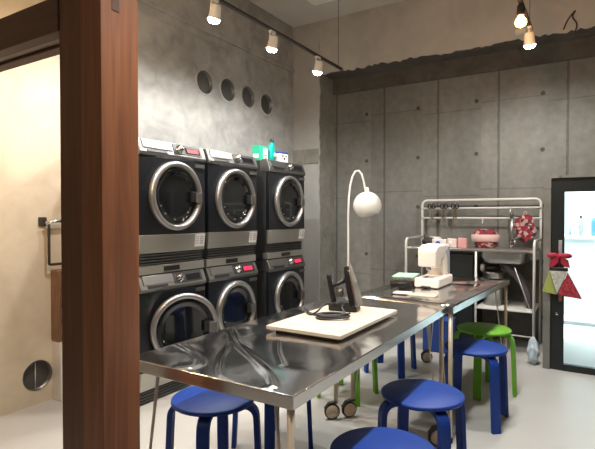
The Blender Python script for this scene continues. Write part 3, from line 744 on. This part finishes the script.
# ------------------------------------------------------------------ floor lamp
fl = thing('floor_lamp', 'white arched floor lamp with a globe shade by the back wall', 'floor lamp', (4.30, 2.10, 0))
bm = B(); add_lathe(bm, [(0.15, 0), (0.15, 0.015), (0.13, 0.025), (0.015, 0.03), (0.012, 0.05)], 36); obj('base', bm, 'lamp_white', fl)
dv = Vector((0.53, -0.848, 0))
def L(s, z): return Vector((0,0,z)) + dv*s
arc = [L(0, 0.03), L(0, 0.8), L(0, 1.25), L(0.004, 1.42), L(0.018, 1.54), L(0.04, 1.63), L(0.07, 1.68), L(0.10, 1.685), L(0.13, 1.65), L(0.15, 1.58), L(0.165, 1.50), L(0.175, 1.46)]
bm = B(); add_tube(bm, arc, 0.010, 12); obj('pole', bm, 'lamp_white', fl)
gc_ = L(0.185, 1.345)
bm = B()
prof = [(0.018, 0.136), (0.04, 0.131)] + [(0.137*math.sin(R(a)), 0.137*math.cos(R(a))) for a in range(20, 141, 8)]
rim = prof[-1]
prof += [(r*0.965, h*0.965) for r, h in prof[:1:-1]]
add_lathe(bm, prof, 44)
bmesh.ops.rotate(bm, cent=(0,0,0), matrix=Matrix.Rotation(R(14), 3, dv.cross(Vector((0,0,1)))), verts=bm.verts)
bmesh.ops.translate(bm, vec=gc_, verts=bm.verts); obj('lamp_shade', bm, 'lamp_white', fl)
bm = B(); ellipsoid(bm, gc_ + Vector((0,0,-0.02)), 0.03, 0.03, 0.04); obj('bulb', bm, 'lamp_white', fl)
bm = B(); add_lathe(bm, [(0.016, 0), (0.018, 0.02), (0.010, 0.05)], 14, gc_ + Vector((0,0,0.13))); obj('cap', bm, 'lamp_white', fl)

# ------------------------------------------------------------------ kitchen rack with sink
XF, XK = 4.70, 5.22; YL, YR, YM = 1.655, 0.493, 0.985
kr = thing('kitchen_rack', 'white tubular kitchen rack with steel sink against the concrete wall', 'kitchen rack', (XF, YR, 0))
W = YL - YR; D = XK - XF
bm = B()
add_tube(bm, fillet([(D, 0, 0), (D, 0, 1.41), (D, W, 1.41), (D, W, 0)], 0.06), 0.0125, 10); obj('back_frame', bm, 'white_metal', kr)
for z, r in ((1.325, 0.010), (1.222, 0.010)):
    tube('hanging_rail', [(D-0.012, 0, z), (D-0.012, W, z)], r, 'white_metal', kr)
for y in (0, W):
    bm = B(); add_tube(bm, fillet([(0, y, 0), (0, y, 1.02), (D, y, 1.02)], 0.06), 0.0125, 10); obj('side_frame', bm, 'white_metal', kr)
    tube('side_bar', [(0, y, 0.40), (D, y, 0.40)], 0.008, 'white_metal', kr)
bm = B(); add_box(bm, (0.0, 0.012, 0.915), (D-0.012, W-0.012, 0.935)); obj('worktop', bm, 'sink_steel', kr, 0.003)
tube('middle_leg', [(0.01, YM-YR, 0), (0.01, YM-YR, 0.915)], 0.0105, 'white_metal', kr)
bm = B(); add_box(bm, (0.0, 0.01, 0.385), (D, YM-YR, 0.40)); obj('lower_shelf', bm, 'white_metal', kr, 0.003)
tube('cross_bar', [(0.02, 0.0, 0.17), (0.02, YM-YR, 0.17)], 0.006, 'white_metal', kr)
# sink bowl under the worktop
bm = B()
def rrect(y0, y1, x0, x1, z, r, n=5):
    out = []
    for cx_, cy_, a0 in ((x1-r, y1-r, 0), (x0+r, y1-r, 90), (x0+r, y0+r, 180), (x1-r, y0+r, 270)):
        for k in range(n+1): a = R(a0 + 90*k/n); out.append(Vector((cx_ + r*math.cos(a), cy_ + r*math.sin(a), z)))
    return out
secs = [rrect(0.06, 0.47, 0.03, 0.42, 0.915, 0.06), rrect(0.065, 0.465, 0.035, 0.415, 0.86, 0.06), rrect(0.08, 0.45, 0.05, 0.40, 0.815, 0.06), rrect(0.13, 0.40, 0.10, 0.35, 0.80, 0.05)]
rings = [[bm.verts.new(p) for p in s] for s in secs]
for A, Dd in zip(rings, rings[1:]):
    for k in range(len(A)): bm.faces.new((A[k], A[(k+1)%len(A)], Dd[(k+1)%len(A)], Dd[k])).smooth = True
bm.faces.new(rings[-1]); obj('sink_bowl', bm, 'sink_steel', kr)
bm = B(); add_tube(bm, fillet([(0.15, 0.26, 0.802), (0.15, 0.24, 0.765), (0.15, 0.16, 0.70), (0.16, 0.075, 0.58), (0.17, 0.055, 0.402)], 0.09), 0.034, 14); obj('drain_pipe', bm, 'pipe', kr)
fc = thing('faucet', 'tall steel faucet on the worktop behind the sink', 'faucet', (XF + 0.44, 0.74, 0.935))
bm = B(); add_tube(bm, [(0, 0, 0), (0, 0, 0.30), ], 0.014, 12); add_lathe(bm, [(0.024, 0), (0.024, 0.02), (0.016, 0.03)], 16); obj('column', bm, 'sink_steel', fc)
bm = B(); add_tube(bm, fillet([(0, 0, 0.07), (-0.06, -0.03, 0.08), (-0.17, -0.05, 0.075), (-0.18, -0.05, 0.05)], 0.02), 0.010, 10); obj('spout', bm, 'sink_steel', fc)
bm = B(); add_tube(bm, [(0, 0, 0.08), (0, -0.09, 0.10)], [0.010, 0.007], 10); obj('lever', bm, 'vent', fc)
bm = B(); add_lathe(bm, [(0.018, 0.29), (0.020, 0.33), (0.012, 0.35)], 14); obj('spray_head', bm, 'vent', fc)
# utensils hanging from the rails
def hang(y, z, kind, label):
    x = XK - 0.03
    t = thing('hanging_scissors' if kind else 'wall_hook', label, 'scissors' if kind else 'hook', (x, y, z), 0, 'scissors hung on the rack rails' if kind else 'small white hooks on the lower rail')
    if kind:
        bm = B()
        for s in (-1, 1):
            add_tube(bm, [(0, s*0.017 + 0.014*math.cos(a), 0.035 + 0.020*math.sin(a)) for a in [2*math.pi*k/14 for k in range(14)]], 0.0055, 6, caps=False, closed=True)
        obj('handles', bm, 'black', t)
        bm = B(); add_prism(bm, [(-0.012, 0.015), (0.012, 0.015), (0.015, -0.05), (0.009, -0.115), (0.002, -0.03), (-0.002, -0.03), (-0.010, -0.115), (-0.015, -0.05)], 'x', -0.003, 0.003); obj('blades', bm, 'chrome', t)
        bm = B(); add_tube(bm, [(0.014*math.cos(a), 0, 0.062 + 0.014*math.sin(a)) for a in [2*math.pi*k/12 for k in range(12)]], 0.0025, 6, caps=False, closed=True); obj('ring', bm, 'chrome', t)
        t.scale = (1.2, 1.25, 1.2)
    else:
        bm = B(); add_tube(bm, fillet([(0, 0, 0.015), (-0.012, 0, 0.012), (-0.012, 0, -0.03), (-0.03, 0, -0.032), (-0.032, 0, -0.012)], 0.01), 0.005, 8); obj('hook', bm, 'white_metal', t)
    return t
hang(1.545, 1.305, 1, 'leftmost black handled scissors hung on the rack rails')
hang(1.415, 1.305, 1, 'middle black handled scissors hung on the rack rails')
hang(1.30, 1.305, 1, 'rightmost black handled scissors hung on the rack rails')
hang(1.02, 1.20, 0, 'white hook on the lower rail above the floral basket')
hang(0.76, 1.31, 0, 'white hook on the upper rail left of the oven mitt')
# oven mitt
mt = thing('oven_mitt', 'red floral quilted pad hanging on the rack at right of the faucet', 'oven mitt', (XK - 0.05, 0.625, 1.125))
bm = B(); bmesh.ops.create_cube(bm, size=1)
bm.free(); bm = B(); ellipsoid(bm, (0, 0, 0), 0.022, 0.095, 0.135, 28, 16)
for v in bm.verts:
    v.co.y += 0.012*math.sin(v.co.z*34); v.co.x += 0.006*math.sin(v.co.y*60 + v.co.z*40)
obj('pad', bm, 'floral', mt)
tube('loop', [(0.0, 0.012*math.cos(a), 0.145 + 0.018*math.sin(a)) for a in [2*math.pi*k/14 for k in range(14)]], 0.003, 'pink', mt, 6, True)
# floral basket / pot holder on the worktop
fb = thing('fabric_basket', 'floral fabric basket with a pink band on the rack worktop', 'basket', (XF + 0.28, 0.955, 0.935), 0)
bm = B(); add_lathe(bm, [(0.085, 0.0), (0.105, 0.03), (0.115, 0.08), (0.112, 0.135), (0.08, 0.175), (0.02, 0.182), (0.0, 0.18)], 32); 
for v in bm.verts: v.co.x *= 0.8; v.co.y *= 1.05; v.co.z += 0.006*math.sin(v.co.y*50)
obj('basket', bm, 'floral', fb, smooth=True)
bm = B(); add_lathe(bm, [(0.112, 0.06), (0.121, 0.065), (0.123, 0.125), (0.113, 0.13)], 32, (0,0,0), 'z', False)
for v in bm.verts: v.co.x *= 0.8; v.co.y *= 1.07
obj('band', bm, 'pink', fb, smooth=True)
# packets
def packet(y, x, w, h, m, label, extra):
    t = thing('packet', label, 'packet', (x, y, 0.935), R(3), 'packets on the rack worktop')
    bm = B(); pil = [(-w/2, 0.0), (w/2, 0.0), (w/2*0.97, h*0.5), (w/2, h), (-w/2, h*0.94), (-w/2*0.97, h*0.5)]
    add_prism(bm, pil, 'x', -0.03, 0.03); obj('pouch', bm, m, t, 0.012, 3)
    if extra:
        bm = B(); add_lathe(bm, [(h*0.26, -0.0302), (h*0.2, -0.032), (0, -0.032)], 14, (0, 0.01, h*0.5), 'x'); obj('print', bm, extra, t)
    return t
packet(1.345, XF+0.09, 0.14, 0.085, 'packet_white', 'white packet with a blue mark on the rack worktop', 'blue_print')
packet(1.222, XF+0.09, 0.095, 0.092, 'packet', 'pale pink packet in the middle of the rack worktop', 'packet_white')
packet(1.125, XF+0.09, 0.085, 0.10, 'packet_red', 'rose coloured packet beside the floral basket', None)
packet(1.43, XF+0.24, 0.12, 0.10, 'packet_white', 'plain white packet behind the sewing machine', None)
bw = thing('black_cloth_bundle', 'crumpled black cloth bundle at the left end of the rack worktop', 'cloth', (XF+0.16, 1.47, 0.935), 0)
bw.scale = (1, 1.1, 1.6)
bm = B(); rr = random.Random(4)
ellipsoid(bm, (0, 0, 0.03), 0.06, 0.07, 0.03, 14, 8)
for c in ((-0.02, 0.045, 0.075), (0.0, -0.03, 0.05), (0.01, 0.01, 0.06)):
    add_tube(bm, [(c[0], c[1]*0.5, 0.02), c], [0.022, 0.004], 8)
obj('bundle', bm, 'iron_black', bw)
# below the worktop: mini fridge, bucket, bag
fr = thing('mini_fridge', 'black mini fridge under the left half of the rack', 'fridge', (XF + 0.05, 1.02, 0))
box('cabinet', (0.03, 0, 0.02), (0.45, 0.42, 0.88), 'black', fr, 0.006); box('fridge_door', (0.0, 0.0, 0.03), (0.028, 0.42, 0.875), 'door_black', fr, 0.006)
for x in (0.06, 0.40):
    for y in (0.04, 0.38):
        bm = B(); add_lathe(bm, [(0.015, 0), (0.015, 0.02)], 10, (x, y, 0)); obj('foot', bm, 'rubber', fr)
bk = thing('bucket', 'pale steel bucket on the shelf under the sink', 'bucket', (XF + 0.20, 0.865, 0.40))
bm = B(); add_lathe(bm, [(0.075, 0), (0.098, 0.30), (0.103, 0.305), (0.103, 0.315), (0.094, 0.315), (0.072, 0.01), (0, 0.01)], 28); obj('pail', bm, 'sink_steel', bk)
tube('handle', [(0.0, 0.103*math.cos(a), 0.31 + 0.05*math.sin(a)) for a in [math.pi*k/14 for k in range(15)]], 0.004, 'white_metal', bk, 6)
rg_ = thing('rolled_bag', 'black and white rolled bag on top of the steel bucket', 'bag', (XF + 0.18, 0.90, 0.716))
bm = B(); ellipsoid(bm, (0.02, -0.02, 0.032), 0.055, 0.085, 0.032); obj('roll', bm, 'iron_black', rg_)
bm = B(); add_lathe(bm, [(0, 0.035), (0.030, 0.04), (0.036, 0.055), (0.030, 0.075), (0, 0.078)], 18, (0, 0, 0.035), 'y'); obj('white_end', bm, 'white', rg_)
# diagonal tool leaning on the shelf
tl = tube('leaning_rod', [(XF+0.03, 0.655, 0.78), (XF+0.03, 0.525, 0.404)], 0.004, 'white_metal')
tag(tl, 'thin pale rod leaning diagonally under the sink', 'rod')
def crumple(name, label, cat, loc, sx, sy, sz, m, seed, amp=0.16):
    bm = B(); bmesh.ops.create_icosphere(bm, subdivisions=4, radius=1)
    rr = random.Random(seed); ph = [rr.random()*6 for _ in range(6)]
    for v in bm.verts:
        p = v.co.copy(); k = 1 + amp*(math.sin(p.x*5+ph[0])*math.sin(p.y*6+ph[1]) + 0.6*math.sin(p.z*9+ph[2]+p.x*4) + 0.4*abs(math.sin(p.y*13+ph[3])))
        taper = 1 - 0.30*max(0, p.z)
        v.co = Vector((p.x*k*sx*taper, p.y*k*sy*taper, max(0.0, (p.z + 0.92)*sz*0.5*(1 + 0.08*math.sin(p.x*8+ph[4])))))
    for f in bm.faces: f.smooth = True
    return tag(obj(name, bm, m, loc=loc), label, cat)
crumple('plastic_bag', 'pale blue plastic bag on the floor beside the door wall', 'bag', (4.50, 0.475, 0.0), 0.06, 0.045, 0.23, 'plastic_bag', 3)
tt = thing('blue_tote', 'blue fabric box on the floor in front of the black fridge', 'box', (4.76, 1.46, 0), R(0))
tt.location = (4.40, 1.14, 0)
box('tote', (0, 0, 0), (0.20, 0.25, 0.30), 'tote', tt, 0.01); box('rim', (-0.003, -0.003, 0.285), (0.203, 0.253, 0.302), 'tote', tt, 0.003)

# ------------------------------------------------------------------ door pouch
dp = thing('patchwork_pouch', 'patchwork triangle pouch with red bow hung on the black door handle', 'pouch', (XD - 0.035, 0.275, 0.61))
def tri(name, pts, m, th=0.022):
    bm = B(); add_prism(bm, pts, 'x', -th/2, th/2); return obj(name, bm, m, dp, 0.006, 3)
tri('lime_patch', [(0.125, 0.02), (0.02, 0.005), (0.075, 0.195)], 'lime')
tri('white_patch', [(0.075, 0.20), (0.018, 0.005), (-0.055, 0.195)], 'patch_white')
tri('red_patch', [(-0.055, 0.19), (0.014, 0.002), (-0.155, -0.015)], 'patch_red')
bm = B(); add_box(bm, (-0.012, -0.058, 0.195), (0.012, 0.075, 0.225)); obj('dark_band', bm, 'black', dp, 0.006)
bm = B(); add_tube(bm, [(0, 0.005, 0.22), (0.0, 0.01, 0.335), (0.018, 0.005, 0.36)], 0.004, 6); obj('cord', bm, 'red_bow', dp)
bm = B()
for s in (-1, 1):
    ellipsoid(bm, (-0.004, 0.005 + s*0.045, 0.318), 0.020, 0.046, 0.022, 14, 8)
    add_prism(bm, [(0.004 + s*0.002, 0.315), (0.004 + s*0.062, 0.285), (0.004 + s*0.075, 0.225), (0.004 + s*0.038, 0.232), (0.004 + s*0.01, 0.262)], 'x', -0.014, 0.004)
ellipsoid(bm, (-0.016, 0.005, 0.312), 0.014, 0.016, 0.018, 12, 8)
obj('bow', bm, 'red_bow', dp)
tg = tri('leather_tag', [(0.01, 0.012), (-0.02, 0.012), (-0.018, -0.045), (0.005, -0.05)], 'brown_tag', 0.008)

# ------------------------------------------------------------------ on the cream wall
wb = thing('wall_bracket', 'dark iron rectangular bracket hung on the cream wall', 'bracket', (1.835, YW, 0.91))
bm = B(); add_tube(bm, fillet([(0.012, -0.004, 0.30), (0.02, -0.05, 0.29), (0.02, -0.05, 0.01), (0.20, -0.05, 0.01), (0.20, -0.05, 0.28), (0.20, -0.004, 0.30)], 0.012), 0.009, 8); obj('frame', bm, 'iron_black', wb)
box('mount_plate', (-0.022, -0.012, 0.265), (0.03, 0.0, 0.325), 'iron_black', wb, 0.002); box('mount_plate', (0.175, -0.012, 0.265), (0.22, 0.0, 0.325), 'iron_black', wb, 0.002)
bm = B(); add_tube(bm, [(0.0, -0.05, 0.285), (0.10, -0.05, 0.30), (0.20, -0.05, 0.285)], 0.012, 8); obj('bar', bm, 'chrome', wb)
lr = thing('lattice_rack', 'brown wooden lattice rack standing against the cream wall', 'rack', (1.895, 3.06, 0.405))
bm = B()
for x in (0.0, 0.09): add_box(bm, (x, 0, 0), (x+0.018, 0.09, 0.47))
for z in (0.0, 0.11, 0.22, 0.33, 0.452): add_box(bm, (0.018, 0, z), (0.09, 0.09, z+0.018))
obj('lattice', bm, 'lattice_wood', lr, 0.002)
wc = tag(box('white_cabinet', (1.90, 3.05, 0.0), (2.095, YW, 0.40), 'white', bevel=0.004), 'low white cabinet below the lattice rack beside the post', 'cabinet')

# ------------------------------------------------------------------ track lights
def track(name, pts, label, drops):
    t = thing(name, label, 'lighting track', pts[0])
    d = Vector(pts[1]) - Vector(pts[0])
    box('rail', (0, -0.014, 0), (d.x, 0.014, 0.018), 'iron_black', t, 0.002)
    for x in drops: tube('suspension_wire', [(x, 0, 0.018), (x, 0, ZC - pts[0][2])], 0.0022, 'iron_black', t, 6)
ZK = 2.665
track('light_track', ((1.2, 2.16, ZK), (4.27, 2.16, ZK)), 'black ceiling track above the laundry machines', (0.3, 3.0))
track('light_track', ((3.3, 0.47, ZK), (4.12, 0.47, ZK)), 'black ceiling track above the tables at right', (0.1, 0.75))
track('light_track', ((0.8, 0.67, ZK), (3.1, 0.67, ZK)), 'black ceiling track over the tables, above the frame', (0.3, 2.1))
def light(name, typ, loc, energy, color, **kw):
    l = bpy.data.lights.new(name, typ); l.energy = energy; l.color = color
    for k, v in kw.items(): setattr(l, k, v)
    o = bpy.data.objects.new(name, l); C.objects.link(o); o.location = loc; return o
def spot(x, y, tilt_dir, tilt, label, power, group, ang=165):
    z = 2.55
    t = thing('track_spotlight', label, 'spotlight', (x, y, z), 0, group)
    ax = Vector((tilt_dir[0]*math.sin(R(tilt)), tilt_dir[1]*math.sin(R(tilt)), -math.cos(R(tilt))))
    q = Vector((0,0,-1)).rotation_difference(ax).to_matrix().to_4x4()
    bm = B(); add_lathe(bm, [(0.0, 0.075), (0.028, 0.073), (0.034, 0.06), (0.040, -0.008), (0.045, -0.020), (0.041, -0.020), (0.038, -0.012), (0.0, -0.012)], 28)
    bmesh.ops.transform(bm, matrix=q, verts=bm.verts); obj('lamp_head', bm, 'white', t)
    bm = B(); add_lathe(bm, [(0.040, -0.016), (0.039, -0.030), (0.026, -0.042), (0.0, -0.046)], 24); bmesh.ops.transform(bm, matrix=q, verts=bm.verts); obj('lens', bm, 'spot_lens', t)
    bm = B(); add_box(bm, (-0.03, -0.013, 0.098), (0.03, 0.013, 0.115)); add_tube(bm, [(0.0, 0, 0.10), (-0.030, 0.0, 0.085), (-0.036, 0.0, 0.03)], 0.006, 8); obj('adapter', bm, 'white', t)
    lo = light('spot_beam', 'SPOT', Vector((x, y, z)) + ax*0.055, power, (1.0, 0.985, 0.955), spot_size=R(ang), spot_blend=0.6, shadow_soft_size=0.032)
    lo.rotation_euler = Vector((0,0,-1)).rotation_difference(ax).to_euler()
GS = 'track spotlights'
PL, PR = 36, 56
spot(2.43, 2.16, (0, 1), 14, 'leftmost white track spotlight above the machines', PL, GS)
spot(3.09, 2.16, (0, 1), 14, 'middle white track spotlight above the machines', PL, GS)
spot(3.80, 2.16, (0.2, 1), 14, 'rightmost white track spotlight above the machines', PL*0.8, GS)
spot(1.75, 2.16, (0, 1), 14, 'white track spotlight added as fill, hidden by the timber post', PL, 'track spotlights over the tables')  # unseen lamp added on this track for general fill
spot(4.05, 0.47, (1, 0), 14, 'white track spotlight below the warm bulb at upper right', PR, GS)
for x in (1.1, 2.05, 2.9):      # further lamps of the same track, just above the frame
    spot(x, 0.67, (0, -1), 2, 'white track spotlight over the tables, above the frame', PR*0.95, 'track spotlights over the tables', 105)
wb_ = thing('pendant_bulb', 'warm glowing bulb in a black socket at upper right', 'light bulb', (3.58, 0.47, 2.55))
wb_.scale = (1.3, 1.3, 1.0)
bm = B(); add_lathe(bm, [(0.010, 0.115), (0.018, 0.105), (0.020, 0.05), (0.016, 0.038), (0, 0.038)], 18); obj('socket', bm, 'iron_black', wb_)
bm = B(); add_lathe(bm, [(0.012, 0.045), (0.014, 0.03), (0.024, 0.012), (0.029, -0.008), (0.024, -0.028), (0.010, -0.038), (0, -0.04)], 24); obj('bulb', bm, 'warm_bulb', wb_)
light('bulb_glow', 'POINT', (3.58, 0.47, 2.48), 5, (1.0, 0.5, 0.22), shadow_soft_size=0.03)
# warm lamp left of the view that lights the cream wall, and an added soft fill light behind the camera
light('warm_room_lamp', 'POINT', (1.15, 2.05, 2.0), 24, (1.0, 0.62, 0.31), shadow_soft_size=0.06)
light('rear_fill', 'POINT', (-0.9, 1.0, 2.6), 7, (1.0, 0.86, 0.70), shadow_soft_size=0.12)
# daylight outside the glass door
a = light('outside_daylight', 'AREA', (6.6, 0.0, 3.4), 250, (0.86, 0.95, 1.0), shape='RECTANGLE', size=2.2, size_y=4.0)

w = bpy.data.worlds.new('world'); bpy.context.scene.world = w; w.use_nodes = True
w.node_tree.nodes['Background'].inputs[0].default_value = (0.80, 0.92, 1.0, 1); w.node_tree.nodes['Background'].inputs[1].default_value = 1.0

# ------------------------------------------------------------------ camera
cd = bpy.data.cameras.new('camera'); cam = bpy.data.objects.new('camera', cd); C.objects.link(cam)
F = 486.0
cd.sensor_fit = 'HORIZONTAL'; cd.sensor_width = 36; cd.lens = 36*F/595; cd.clip_start = 0.02
cam.location = (0, 0, H)
yaw = R(32.0); pitch = -math.atan(8.5/F)
fw = Vector((math.cos(yaw)*math.cos(pitch), math.sin(yaw)*math.cos(pitch), math.sin(pitch)))
cam.rotation_euler = fw.to_track_quat('-Z', 'Y').to_euler()
sc_ = bpy.context.scene; sc_.camera = cam
sc_.view_settings.view_transform = 'Standard'; sc_.view_settings.look = 'None'; sc_.view_settings.gamma = 1; sc_.view_settings.use_curve_mapping = False
sc_.view_settings.exposure = 0.85
